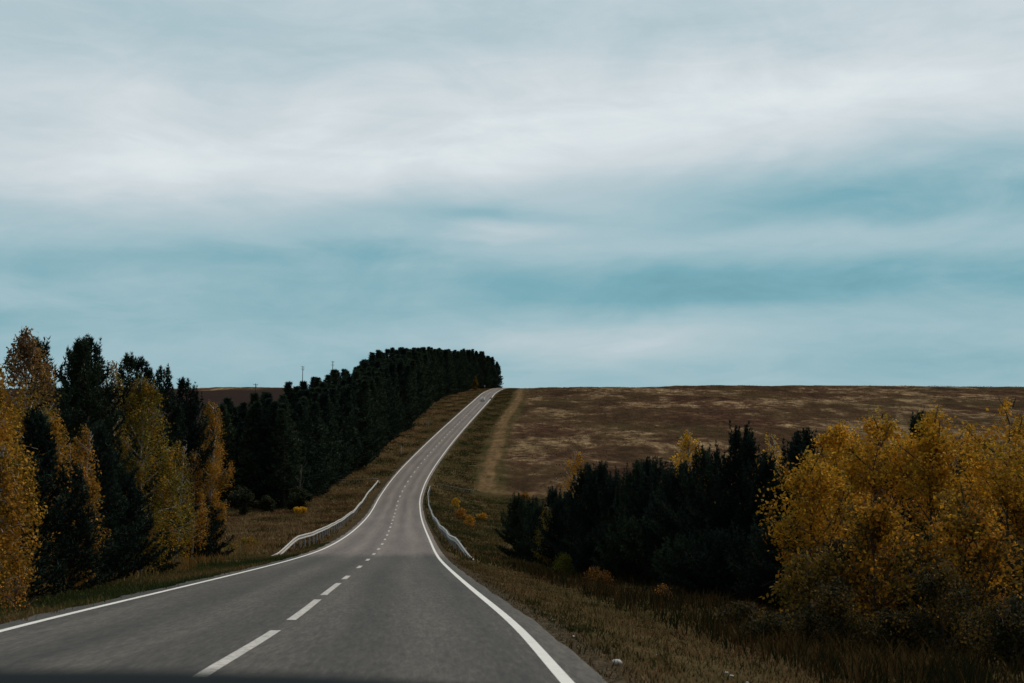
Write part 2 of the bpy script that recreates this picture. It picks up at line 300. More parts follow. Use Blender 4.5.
# edges roll down to the ground
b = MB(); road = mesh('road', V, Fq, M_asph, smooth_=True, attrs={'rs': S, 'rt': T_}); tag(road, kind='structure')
for nm, f0, f1 in (('road_edge', lambda y: er_(y), lambda y: er_(y) + .25), ('road_edge', lambda y: el_(y) - .25, lambda y: el_(y))):
    V, Fq, S, T_ = ribbon(f0, f1, -200, 1098, -.004); V = V.copy(); out = (np.arange(len(V)) % 2 == (1 if f1(0) > 0 else 0)); V[out, 2] -= .2
    tag(mesh(nm, V, Fq, M_asph, smooth_=True, attrs={'rs': S, 'rt': T_}), kind='structure')
lwf = lambda y: np.interp(y, [0, 200, 700], [.062, .085, .14])
b = MB()
V, Fq, _, _ = ribbon(lambda y: wr(y) - lwf(y), lambda y: wr(y) + lwf(y), -100, 1000, .004); tag(mesh('edge_line', V, Fq, M_paint), kind='structure')
V, Fq, _, _ = ribbon(lambda y: -wl(y) - lwf(y), lambda y: -wl(y) + lwf(y), -100, 1000, .004); tag(mesh('edge_line', V, Fq, M_paint), kind='structure')
dl = [(-4.7, 2.), (4.4, 11.2), (13.3, 20.0), (22.4, 29.2), (31.3, 38.6), (41.8, 45.)] + [(54 + 12*i, 57.4 + 12*i) for i in range(78)]
b = MB()
for y0, y1 in dl:
    V, Fq, _, _ = ribbon(lambda y: -lwf(y) * 1.15, lambda y: lwf(y) * 1.15, y0, y1, .004); b.add(V, Fq)
tag(b.build('centre_line', M_dash), kind='structure')

# ------------------------------------------------------------------ vegetation generators
def unit(v): return v / (np.linalg.norm(v, axis=-1, keepdims=True) + 1e-9)
def blades(P_, D, n, length, width, spread, rg, cols, jit=.25):
    N = len(P_); Pb = np.repeat(P_, n, 0); Db = unit(np.repeat(D, n, 0) + spread * rg.normal(size=(N*n, 3)))
    side = unit(np.cross(Db, rg.normal(size=(N*n, 3)))); L = length * rg.uniform(.6, 1.2, (N*n, 1)); W = width * rg.uniform(.7, 1.2, (N*n, 1))
    V = np.stack([Pb - side*W/2, Pb + side*W/2, Pb + Db*L], 1).reshape(-1, 3)
    c = np.repeat(cols, n, 0) * rg.uniform(1-jit, 1+jit, (N*n, 1)); C_ = np.repeat(c, 3, 0)
    return V, np.arange(len(V)).reshape(-1, 3), C_
def pine_mesh(h, r, seed, near=True, bottom=.04, colr=(.024, .038, .030), top_up=.45, shoot=1.0):
    rg = np.random.default_rng(seed); tb = MB(); Ps = []; Ds = []; Cs = []
    zs = np.linspace(0, h, 9); bend = np.cumsum(rg.normal(0, .012*h, (9, 2)), 0) * np.linspace(0, 1, 9)[:, None]
    tp = np.column_stack([bend, zs]); tb.tube(tp, np.linspace(.017*h+.02, .012, 9), 7 if near else 5)
    step = (.34 if near else .85) * (h / 8 if near else h / 19) ** .5; z = bottom * h
    lop = rg.uniform(.75, 1.15, 8); ts = .16 if near else .5
    while z < h * .985:
        u = z / h; prof = (1 - u) ** (.62 if near else .68) * (.6 + .4 * min(1, u / .22)); prof = prof * (1 if near else min(1, (1.04 - u) / .22)); prof = max(prof, .02)
        for _ in range(int(rg.integers(5, 8))):
            a = rg.uniform(0, 2*math.pi); L = r * prof * rg.uniform(.6, 1.2) * lop[int(a / (2*math.pi) * 8) % 8] + (.12 if near else .3 * (1 - u) + .08)
            e0 = .05 + top_up * u + rg.normal(0, .1); e1 = e0 + .65 + .25 * u
            m = max(3, int(L / ts)); q = np.linspace(0, 1, m + 1)[:, None]
            d0 = np.array([math.cos(a)*math.cos(e0), math.sin(a)*math.cos(e0), math.sin(e0)]); d1 = np.array([math.cos(a)*math.cos(e1), math.sin(a)*math.cos(e1), math.sin(e1)])
            o_ = np.array([np.interp(z, zs, bend[:, 0]), np.interp(z, zs, bend[:, 1]), z])
            B = o_ + L * (d0*q*(1-q*.5) + d1*q*q*.5); Dr = unit(d0*(1-q) + d1*q)
            if near or rg.random() < .3: tb.tube(B[[0, m//2, m]], np.array([.012*h*.18+.008, .012, .005]) * (1 if near else 3), 3, cap=False)
            shade = rg.uniform(.75, 1.3); cc = np.array(colr) * shade * (1 + .25*u)
            sel = slice(1, None); Ps.append(B[sel]); Ds.append(Dr[sel]); Cs.append(np.tile(cc, (m, 1)))
            if near and u > .35:                                    # upright candle shoots
                for _c in range(2):
                    sl = shoot * rg.uniform(.2, .55) * (.6 + .6*u); tip = B[-1] if _c == 0 else B[m // 2 + 1]; kk = max(2, int(sl / .12)); Ps.append(tip + np.array([[rg.normal(0, .02), 0, sl * (j_ + 1) / kk] for j_ in range(kk)])); Ds.append(np.tile([0, 0, 1.], (kk, 1))); Cs.append(np.tile(cc * 1.2, (kk, 1)))
            for i in range(1, m):                                   # side twigs
                for sg in (-1, 1):
                    tl = L * .42 * (1 - i / (m + 1)) * rg.uniform(.5, 1.1) + ts * .5
                    lat = np.cross(Dr[i], [0, 0, 1.]) * sg; td = unit(Dr[i]*.7 + lat*.8 + np.array([0, 0, .25]) + rg.normal(0, .12, 3))
                    k = max(1, int(tl / (ts * 1.25))); qq = (np.arange(1, k+1) / k)[:, None]
                    Ps.append(B[i] + td * tl * qq); Ds.append(np.tile(td, (k, 1))); Cs.append(np.tile(cc * rg.uniform(.85, 1.2), (k, 1)))
        z += step * rg.uniform(.75, 1.2) * (1.15 - .4*u)
    Ps.append(tp[-1:] + [[0, 0, -.1 if near else -.5]]); Ds.append(np.array([[0, 0, 1.]])); Cs.append(np.array([colr]))
    Ps, Ds, Cs = map(np.concatenate, (Ps, Ds, Cs))
    V, Fc, C_ = blades(Ps, Ds, 9 if near else 7, ts*1.15 if near else .6, (.042 if near else .2), .55, rg, Cs)
    return tb, (V, Fc, C_)
def leaves(P_, cols, size, rg, jit=.42):
    N = len(P_); n = unit(rg.normal(size=(N, 3)) + [0, 0, .4]); a = unit(np.cross(n, rg.normal(size=(N, 3)))); b = np.cross(n, a)
    s = size * rg.uniform(.6, 1.25, (N, 1)); V = np.stack([P_ - a*s*.6, P_ + b*s*.42, P_ + a*s*.6, P_ - b*s*.42], 1).reshape(-1, 3)
    c = cols * rg.uniform(1-jit, 1+jit, (N, 1)); return V, np.arange(len(V)).reshape(-1, 4), np.repeat(c, 4, 0)
GOLD = [(.60, .31, .028), (.50, .24, .022), (.40, .17, .018), (.26, .16, .022)]
ORNG = [(.48, .20, .024), (.40, .15, .02), (.32, .16, .022), (.18, .11, .02)]
OLIV = [(.20, .16, .024), (.30, .19, .024), (.14, .125, .02), (.34, .18, .02)]
LGLD = [(.46, .26, .03), (.38, .21, .028), (.33, .16, .022), (.22, .15, .025)]
LORG = [(.46, .23, .028), (.38, .18, .024), (.32, .18, .026), (.2, .13, .024)]
PINK = [(.24, .15, .075), (.30, .175, .06), (.19, .125, .07)]
YELL = [(.70, .42, .03), (.62, .33, .024), (.48, .29, .022)]
LIT_TOPY = [(.60, .32, .026), (.50, .25, .022), (.40, .25, .028)]  # brighter yellows: sunlight on the aspen tops put into the leaf colour
BRWN = [(.15, .10, .018), (.24, .14, .02), (.09, .07, .016)]  # dull browns; on the low aspens they stand in for shade
def broad_mesh(h, r, seed, pal, nl=12000, size=.07, zb=.12, peak=.35, limbs=34, top_pal=None, leafless=.0, stems=1, up=1.0, trunk_r=.011, droop=.12, low=.8):
    rg = np.random.default_rng(seed); tb = MB(); Ls = []; Cs = []; pal = np.array(pal)
    for st in range(stems):
        zs = np.linspace(0, h * (1 if st == 0 else rg.uniform(.7, .95)), 8); off = rg.normal(0, r*.42, 2) if st else np.zeros(2)
        bend = np.cumsum(rg.normal(0, .012*h, (8, 2)), 0) * np.linspace(0, 1, 8)[:, None] + off * np.linspace(.12, 1, 8)[:, None]; H = zs[-1]
        tp = np.column_stack([bend, zs]); tb.tube(tp[:7], np.linspace(trunk_r*h, .008, 8)[:7], 7)
        rr = r * (1 if stems == 1 else .72)
        for i in range(limbs // stems):
            u0 = zb + (.93 - zb) * ((i + rg.random()) / (limbs // stems)); z0 = u0 * H
            a = i * 2.4 + rg.normal(0, .35); ut = (u0 - zb) / (1 - zb); env = math.sin(math.pi * min(1, max(.03, (ut * .88 + .1)) ** (math.log(.5)/math.log(peak+.1)))) ** .7
            L = rr * env * rg.uniform(.65, 1.2) + .25; e = (.55 + .65 * ut) * up + rg.normal(0, .12)
            L3 = L / max(.35, math.cos(e)) * .95; L3 = min(L3, (H * .99 - z0) / max(.2, math.sin(e)) + .08)
            d = np.array([math.cos(a)*math.cos(e), math.sin(a)*math.cos(e), math.sin(e)]); o_ = np.array([np.interp(z0, zs, bend[:, 0]), np.interp(z0, zs, bend[:, 1]), z0])
            q = np.linspace(0, 1, 5)[:, None]; B = o_ + d*L3*q + np.array([0, 0, -1]) * (q**2) * L3 * .12 + rg.normal(0, .03*L3, (5, 3)) * q
            tB = np.clip((B[:, 2] - zb*h*.6) / (h - zb*h*.6), 0, 1.02); eB = r * np.where(tB < peak, .55 + .45*np.sqrt(tB/peak), np.clip((1.02-tB)/(1.02-peak), 0, 1)**.7) * 1.0 + .05
            nb_ = max(2, int(np.argmax(np.append(np.hypot(B[:, 0], B[:, 1]) > eB, True)))); tb.tube(B[:nb_], np.linspace(.0035*h+.004, .004, 5)[:nb_], 4, cap=False)
            for k in range(int(5 + L3 * 4)):
                s0 = rg.uniform(.18, 1.02); pb = o_ + d*L3*s0 + np.array([0, 0, -1]) * s0**2*L3*.12; sd_ = unit(d + rg.normal(0, .75, 3)); sl_ = L3 * rg.uniform(.12, .32) + .1
                pe = pb + sd_ * sl_ + np.array([0, 0, -droop * sl_]); te = max(0, (pe[2] - zb*h*.6) / (h - zb*h*.6))
                if te > .98 or math.hypot(pe[0], pe[1]) > r * 1.05 * (.55 + .45*math.sqrt(te/peak) if te < peak else max(0, (1.02-te)/(1.02-peak))**.7) + .1: continue
                tb.tube(np.array([pb, (pb+pe)/2 + [0, 0, .03], pe]), [.006, .004, .002], 3, cap=False)
                Ls.append((pb, pe)); cp = pal if top_pal is None or (pe[2] / h) < rg.uniform(.72, .86) - (.22 if stems > 1 else 0) else np.array(top_pal)
                c0 = cp[rg.integers(len(cp))]; Cs.append(c0 * rg.uniform(.7, 1.2))
    A = np.array([x[0] for x in Ls]); E = np.array([x[1] for x in Ls]); Cs = np.array(Cs); keep = rg.random(len(A)) > leafless
    wgt = keep * rg.uniform(.2, 1.6, len(A)); wgt /= wgt.sum()
    i = rg.choice(len(A), nl, p=wgt); q = rg.uniform(.1, 1.15, (nl, 1)); Pl = A[i]*(1-q) + E[i]*q + rg.normal(0, .075 + size*.4, (nl, 3)) - np.array([0, 0, 1]) * rg.exponential(droop*.9, (nl, 1))
    tt = np.clip((Pl[:, 2] - zb*h*.6) / (h - zb*h*.6), 0, 1.2); rad = np.hypot(Pl[:, 0], Pl[:, 1])
    shp = np.where(tt < peak, .55 + .45*np.sqrt(tt/peak), np.clip((1.02 - tt)/(1.02 - peak), 0, 1)**.7)
    aa_ = np.arctan2(Pl[:, 1], Pl[:, 0]); lob = 1 + .22*np.sin(3*aa_ + Pl[:, 2]*2.1 + seed) + .16*np.sin(5*aa_ - Pl[:, 2]*4.3 + seed*2)
    ok = (tt < 1.0 - .06*(1 + np.sin(aa_*2 + seed))) & (rad < r*shp*lob*rg.uniform(.75, 1.2, len(Pl)) + .1) & (rg.random(len(Pl)) < low + (1-low)*np.clip(tt*1.6, 0, 1))
    V, Fc, C_ = leaves(Pl[ok], Cs[i][ok], size, rg); return tb, (V, Fc, C_)
def tree(name, x, y, label, cat, gen, barkm, leafm, group=None, sink=.08, rz=0.0):
    root = empty(name, (x, y, float(ground(x, y)) - sink), rz); tb, (V, Fc, C_) = gen
    tb.build('trunk', barkm, root, True); mesh('crown', V, Fc, leafm, root, C_)
    return tag(root, label, cat, group)
def at_px(px, Y): return (px - 512) / F * Y * CP
def hgt(px, py_top, Y, sink=.08):                       # height a tree must have to reach a row of the photo
    x = at_px(px, Y); return x, inv(px, py_top, Y)[1] - float(ground(x, Y)) + sink

# ---- trees along the left verge
LG = 'trees along the left side of the road'
sd_ = 100
for px, top, Y, r, kind, kw, label in [
    (22, 320, 40, 1.35, 'birch', dict(pal=LGLD, top_pal=PINK, nl=17000, peak=.4), 'tallest golden birch at the far left with a thin pinkish-brown bare top'),
    (-12, 352, 35, 1.3, 'birch', dict(pal=LGLD, nl=14000), 'golden birch cut by the left picture edge, nearest the camera on that side'),
    (50, 396, 43, 1.0, 'birch', dict(pal=LORG, nl=9000), 'orange birch just right of the tallest pink-topped birch'),
    (-2, 440, 33, .9, 'birch', dict(pal=LORG, nl=7000, zb=.06), 'low rusty birch at the left picture edge in front of the golden ones'),
    (80, 420, 44, .8, 'birch', dict(pal=LORG, nl=6500, leafless=.35, zb=.08), 'sparse orange birch with bare whitish branches beside the dark cone-shaped pine'),
    (110, 350, 60, .9, 'birch', dict(pal=OLIV, nl=8500, zb=.3, leafless=.2), 'slim olive-gold birch rising between tall dark pines left of the broad birch'),
    (143, 370, 58, 1.9, 'birch', dict(pal=OLIV, nl=19000, peak=.32, zb=.1, leafless=.1), 'broad olive-yellow birch with pale fanning branches, widest crown on the left'),
    (178, 436, 70, 1.0, 'birch', dict(pal=OLIV, nl=5000), 'small olive birch at the right foot of the broad olive-yellow birch'),
    (194, 447, 78, .95, 'birch', dict(pal=LORG, nl=5500, zb=.15), 'short orange birch with a pale stem next to the slender orange one'),
    (211, 396, 84, 1.25, 'birch', dict(pal=LORG, nl=13000, peak=.5, zb=.16), 'slender bright orange birch standing last in the left row'),
]:
    sd_ += 1; x, h = hgt(px, top, Y); pal = kw.pop('pal')
    tree('birch_tree', x, Y, label, 'birch', broad_mesh(h, r, sd_, pal, size=.072, limbs=40, droop=.28, **{**kw, 'nl': int(kw['nl'] * 1.4)}), M_birch, M_leaf, LG)
for px, top, Y, r, label in [
    (38, 418, 38.5, 1.0, 'short cone-shaped dark pine in front of the golden birches at far left'),
    (49, 338, 50, 1.35, 'tall dark pine right behind the pink-topped birch'),
    (67, 343, 54, 1.5, 'tall dark pine with forked top, second from the pink-topped birch'),
    (88, 344, 52, 1.6, 'broad black-green pine in the middle of the left pine cluster'),
    (101, 339, 58, 1.5, 'dark pine reaching highest left of the slim olive-gold birch'),
    (124, 358, 64, 1.6, 'dark pine standing behind the broad olive-yellow birch'),
    (100, 430, 47, 1.3, 'lower dark pine between the sparse orange birch and broad olive birch'),
    (74, 470, 43, 1.0, 'low dark pine under the sparse orange birch'),
    (146, 362, 72, 1.7, 'dark pine showing above the right shoulder of the broad birch'),
    (163, 366, 74, 1.8, 'tall dark pine right of the broad birch, left of its pointed twin'),
    (182, 380, 79, 1.9, 'pointed dark pine with sloping top just left of slender orange birch'),
    (150, 480, 60, 1.6, 'low dark pine hidden beneath the broad olive-yellow birch'),
    (20, 465, 36, 1.2, 'low dark pine among golden birch foliage at far left'),
    (196, 488, 80, 1.6, 'low spreading dark pine under the short orange birch'),
    (212, 507, 84, 1.3, 'low dark pine bush at the foot of the last orange birch'),
    (122, 478, 52, 1.4, 'low dark pine left of the broad birch trunk'),
]:
    sd_ += 1; x, h = hgt(px, top, Y)
    tree('pine_tree', x, Y, label, 'pine', pine_mesh(h - .15, r * 1.42, sd_, shoot=.55, top_up=.35), M_bark, M_needle, LG)

# ---- trees on the right below the verge
RG = 'trees below the right side of the road'
for px, top, Y, r, label in [
    (520, 494, 102, 1.6, 'small dark pine at the left end of the right-hand tree group'),
    (533, 496, 100, 1.7, 'small dark pine squeezed between the two leftmost right-hand pines'),
    (554, 488, 93, 1.8, 'dark pine just behind the pale olive young birch'),
    (606, 462, 80, 2.1, 'dark pine right of the leftmost yellow birch top'),
    (638, 460, 75, 2.2, 'dark pine in front of the olive-yellow birch of the right-hand wall'),
    (541, 505, 97, 1.5, 'low dark pine second from the left end of the right-hand group'),
    (566, 490, 88, 1.9, 'dark pine just left of the first yellow birch top on the right'),
    (590, 464, 82, 2.2, 'dark pine directly beside the leftmost yellow birch top on the right'),
    (621, 470, 78, 2.3, 'dark pine left of the middle of the right-hand pine wall'),
    (655, 456, 72, 2.3, 'dark pine in the middle of the right-hand pine wall'),
    (682, 462, 66, 2.1, 'dark pine in front of the second yellow birch top on the right'),
    (712, 446, 62, 2.2, 'dark pine left neighbour of the highest right-hand pine'),
    (743, 424, 58, 2.4, 'highest dark pine of the right-hand wall with upright shoots'),
    (772, 452, 56, 1.8, 'dark pine between the highest pine and the candle-topped pine'),
    (802, 426, 55, 2.0, 'candle-topped dark pine at the left edge of the big golden aspens'),
    (832, 470, 52, 1.8, 'dark pine half hidden in the left side of the golden aspens'),
    (940, 408, 52, 1.5, 'dark pine poking out above the golden aspens between their tops'),
    (896, 444, 47, 1.2, 'small dark pine spire inside the golden aspens, left one'),
    (972, 440, 46, 1.3, 'small dark pine spire inside the golden aspens, right one'),
    (1040, 470, 40, 1.6, 'dark pine cut by the right picture edge'),
    (640, 520, 68, 1.9, 'low dark pine at the foot of the right-hand pine wall'),
    (722, 530, 54, 1.8, 'low dark pine in front of the highest right-hand pine'),
    (600, 530, 76, 1.9, 'low dark pine at the left foot of the right-hand wall'),
    (785, 520, 47, 1.7, 'low dark pine tucked against the left flank of the golden aspens'),
    (690, 540, 58, 1.9, 'low dark pine in the shadowed middle foot of the right-hand wall'),
]:
    sd_ += 1; x, h = hgt(px, top, Y)
    tree('pine_tree', x, Y, label, 'pine', pine_mesh(h - .8, r * 1.5, sd_, top_up=.5), M_bark, M_needle, RG)
for px, top, Y, r, kw, label in [
    (578, 446, 96, 1.9, dict(pal=GOLD, nl=6000, size=.1), 'leftmost yellow birch top showing above the right-hand pines'),
    (641, 466, 92, 1.9, dict(pal=OLIV, nl=5000, size=.1), 'olive-yellow birch behind the middle right-hand pines'),
    (688, 428, 80, 2.2, dict(pal=YELL, nl=8000, size=.1), 'bright yellow birch behind the pine wall, left of the highest pine'),
    (771, 432, 74, 1.8, dict(pal=YELL, nl=5000, size=.1), 'narrow yellow birch showing between the two highest right-hand pines'),
    (548, 505, 92, 1.3, dict(pal=OLIV, nl=4500, size=.09, zb=.05), 'pale olive young birch in front of the leftmost right-hand pines'),
    (836, 424, 66, 1.7, dict(pal=YELL, nl=8000, size=.1), 'yellow birch behind the left shoulder of the golden aspens'),
]:
    sd_ += 1; x, h = hgt(px, top, Y); pal = kw.pop('pal')
    tree('birch_tree', x, Y, label, 'birch', broad_mesh(h, r, sd_, pal, limbs=34, **kw), M_birch, M_leaf, RG)
for px, top, Y, r, kw, label in [
    (868, 399, 40, 2.3, dict(pal=GOLD, top_pal=LIT_TOPY, nl=17000), 'golden aspen forming the left top of the big golden clump'),
    (808, 446, 37, 1.9, dict(pal=GOLD, top_pal=LIT_TOPY, nl=11000), 'golden-brown aspen at the left flank of the golden clump'),
    (930, 400, 38, 2.1, dict(pal=GOLD, top_pal=LIT_TOPY, nl=16000), 'yellow aspen in the middle of the golden clump'),
    (1002, 389, 36, 2.4, dict(pal=GOLD, top_pal=LIT_TOPY, nl=18000), 'tallest golden aspen near the right picture edge'),
    (1062, 410, 37, 1.9, dict(pal=GOLD, top_pal=LIT_TOPY, nl=9000), 'golden aspen mostly outside the right picture edge'),
    (872, 488, 31, 1.5, dict(pal=GOLD+BRWN, nl=7500), 'low brownish aspen in front at the centre of the golden clump'),
    (960, 478, 31, 1.5, dict(pal=GOLD+BRWN, nl=7500), 'low orange-brown aspen in front at the right of the golden clump'),
    (972, 424, 42, 1.6, dict(pal=GOLD, top_pal=LIT_TOPY, nl=10000), 'yellow aspen just left of the tallest golden aspen'),
    (842, 418, 44, 1.6, dict(pal=GOLD, top_pal=LIT_TOPY, nl=11000), 'yellow aspen behind the left flank of the golden clump'),
    (806, 545, 31, 1.1, dict(pal=BRWN, nl=4500), 'low dull aspen at the lower left corner of the golden clump'),
]:
    sd_ += 1; x, h = hgt(px, top, Y); pal = kw.pop('pal')
    tree('aspen_tree', x, Y, label, 'aspen', broad_mesh(h, r, sd_, pal, size=.085, limbs=44, zb=.08, peak=.5, stems=3, up=1.05, trunk_r=.006, droop=.06, low=.2, **{**kw, 'nl': int(kw['nl'] * .85)}), M_twig, M_leaf, RG)

# ---- the pine wood on the hill, left of the road
FG = 'pines of the hillside wood'
protos = []
for i in range(6):
    tb, (V, Fc, C_) = pine_mesh(19, [3.9, 4.4, 4.1, 4.6, 3.8, 4.4][i], 500 + i, near=False, bottom=.03, colr=(.034, .052, .040))
    root = empty('pine_tree', (0, 0, 0)); tb.build('trunk', M_bark, root, True); mesh('crown', V, Fc, M_needle, root, C_); protos.append(root)
rg = np.random.default_rng(7); random.seed(4)
edgeY = [222, 560, 640, 700, 780, 850, 900, 960]; edgeX = [-36, -37.5, -38, -35, -30, -22.5, -14.5, -8]
spots = []
for row, (dx, sp) in enumerate([(0, 5.2), (4.6, 7.0), (9.8, 9.4), (16, 15)]):
    y = 225 + row * 2.0
    while y < 945:
        spots.append((np.interp(y, edgeY, edgeX) - dx + rg.normal(0, .9), y + rg.normal(0, .7), row)); y += sp * rg.uniform(.8, 1.2) * (1 + .00035 * (y - 190))
for i in range(22): spots.insert(0, (-38.5 - i * 1.15 + rg.normal(0, .5), 227 + rg.normal(0, 2) + (i % 3) * 6, 2.5))
spots = spots[:299]
print('wood pines', len(spots))
for i, (x, y, row) in enumerate(spots):
    base = np.interp(y, [190, 225, 250, 281, 394, 530, 632, 870, 930], [15., 15.2, 16.6, 18.4, 20.6, 24.0, 23., 22., 18.]) + row * .3
    h = base * rg.uniform(.95, 1.07); s = h / 19
    loc = (float(x), float(y), float(ground(x, y)) - .15); p0 = protos[i % 6]
    if i < 6: p0.location = loc; p0.rotation_euler = (0, 0, rg.uniform(0, 6.28)); p0.scale = (s * 1.25, s * 1.25, s); r_ = p0
    else: r_ = dup(p0, loc, rg.uniform(0, 6.28), (s * 1.25, s * 1.25, s))
    tag(r_, 'dark green pine in the dense wood climbing the hill left of the road', 'pine', FG)
# undergrowth of the wood: reads as one mass
# ---- single broadleaved trees at the edge of the wood
for px, top, Y, r, pal, nl, label in [
    (404, 404, 500, 2.4, ORNG, 3500, 'brownish birch at the edge of the hillside wood halfway up the slope'),
    (475, 376, 790, 2.2, BRWN, 2500, 'small rusty birch at the wood edge near the hill crest'),
    (424, 398, 585, 2.0, OLIV, 2500, 'faint olive birch at the wood edge above the round road sign')]:
    sd_ += 1; x, h = hgt(px, top, Y)
    tree('birch_tree', x, Y, label, 'birch', broad_mesh(h, r, sd_, pal, nl=nl, size=.4, limbs=26, trunk_r=.01), M_birch, M_leaf)
# ---- shrubs
def shrub(px, py, Y, h, r, pal, nl, size, label, seed, cat='shrub'):
    x = at_px(px, Y)
    return tree('shrub', x, Y, label, cat, broad_mesh(h, r, seed, pal, nl=nl, size=size, zb=.02, peak=.5, limbs=18, stems=3, trunk_r=.008), M_twig, M_leaf, sink=.03)
UND_SHADE = [(.022, .024, .010), (.05, .042, .014), (.14, .085, .018), (.02, .024, .011), (.09, .06, .016)]  # bush leaves kept near black to stand in for shade under the aspens
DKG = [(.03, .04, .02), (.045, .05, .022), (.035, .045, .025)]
for a in [
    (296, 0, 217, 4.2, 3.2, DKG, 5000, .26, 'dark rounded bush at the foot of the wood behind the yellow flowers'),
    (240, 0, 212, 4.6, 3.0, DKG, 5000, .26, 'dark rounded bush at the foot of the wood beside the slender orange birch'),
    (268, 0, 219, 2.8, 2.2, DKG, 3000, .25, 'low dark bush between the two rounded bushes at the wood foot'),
    (300, 0, 208, 1.2, 2.4, YELL, 3200, .14, 'bright yellow low patch of leaves before the dark rounded bush'),
    (19, 0, 29.5, .9, .45, ORNG, 400, .05, 'small orange sapling under the birches at the far left'),
    (456, 0, 238, 1.7, 1.0, YELL, 700, .17, 'topmost small yellow shrub in the right ditch beside the guardrail'),
    (461, 0, 205, 1.9, 1.3, ORNG, 900, .17, 'orange shrub in the right ditch below the topmost yellow one'),
    (483, 0, 212, 1.1, 1.3, GOLD, 600, .16, 'low golden shrub in the right ditch, rightmost of the small ones'),
    (470, 0, 180, 1.6, .8, GOLD, 600, .15, 'lowest small orange shrub in the right ditch'),
    (534, 0, 98, 2.1, 1.0, OLIV, 1800, .1, 'olive shrub before the left end of the right-hand pines'),
    (563, 0, 78, 1.35, .75, [(.16, .16, .02), (.2, .18, .022)], 2600, .06, 'round lime-olive shrub on the verge in front of the right-hand pines'),
    (593, 0, 66, .85, .45, ORNG, 800, .055, 'small orange shrub below the round lime-olive shrub'),
    (604, 0, 63, .7, .4, ORNG, 600, .055, 'smaller orange shrub right of another orange one on the verge'),
    (662, 0, 50, .6, .28, ORNG, 350, .05, 'tiny orange sapling at the foot of the dark pine wall'),
    (250, 0, 112, .9, 1.3, OLIV, 900, .09, 'low yellowish bush on the left verge before the guardrail end'),
    (232, 0, 100, .8, .9, OLIV, 700, .08, 'low yellowish bush on the left verge nearest the last orange birch'),
    (775, 0, 28.5, .7, .8, UND_SHADE, 5000, .05, 'low dark bush at the left foot of the golden aspens'),
    (828, 0, 27.5, 1.5, .9, UND_SHADE, 6000, .05, 'low dark bush under the golden aspens, second from their left foot'),
    (885, 0, 26.5, 1.0, 1.3, UND_SHADE, 6000, .05, 'low dark bush under the centre of the golden aspens'),
    (940, 0, 26.5, 1.9, 1.0, UND_SHADE, 6000, .05, 'low dark bush under the right half of the golden aspens'),
    (1005, 0, 25.0, 1.3, 1.2, UND_SHADE, 7000, .05, 'low dark bush at the right picture edge under the aspens'),
    (740, 0, 33.0, .8, .9, UND_SHADE, 3000, .05, 'low dark bush between the pine wall and the golden aspens'),
    (915, 0, 33., 2.6, 2.2, UND_SHADE, 11000, .07, 'tall dark understory bush inside the golden aspens, middle'),
    (985, 0, 33., 2.9, 2.2, UND_SHADE, 11000, .07, 'tall dark understory bush inside the golden aspens, right'),
    (845, 0, 34., 2.5, 2.1, UND_SHADE, 11000, .07, 'tall dark understory bush inside the golden aspens, left'),
    (590, 0, 240, 3.2, 2.5, [(.05, .05, .025), (.09, .07, .03)], 2000, .25, 'brownish bush on the field edge above the leftmost yellow birch'),
    (525, 0, 268, 1.8, 1.6, ORNG, 900, .2, 'small rusty bush beside the pale track on the right'),
]:
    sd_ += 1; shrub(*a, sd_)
# bare thin snag before the wood
x, Y = at_px(299, 221), 221.; root = empty('bare_tree', (x, Y, float(ground(x, Y)))); b = MB()
rg = np.random.default_rng(3); P0 = np.array([[0, 0, 0], [.1, 0, 2.5], [.35, 0, 5], [.5, 0, 7.2]]); b.tube(P0, [.13, .1, .07, .02], 6)
for k in range(9):
    z = 2 + k*.55; a = k*2.4; o_ = np.array([z*.07, 0, z]); b.tube(np.array([o_, o_ + [math.cos(a)*.5, math.sin(a)*.5, .5], o_ + [math.cos(a)*.9, math.sin(a)*.9, 1.2]]), [.03, .02, .008], 4)
b.build('trunk', M_conc_dim, root, True); tag(root, 'thin bare pale tree in front of the wood above the yellow patch', 'bare tree')

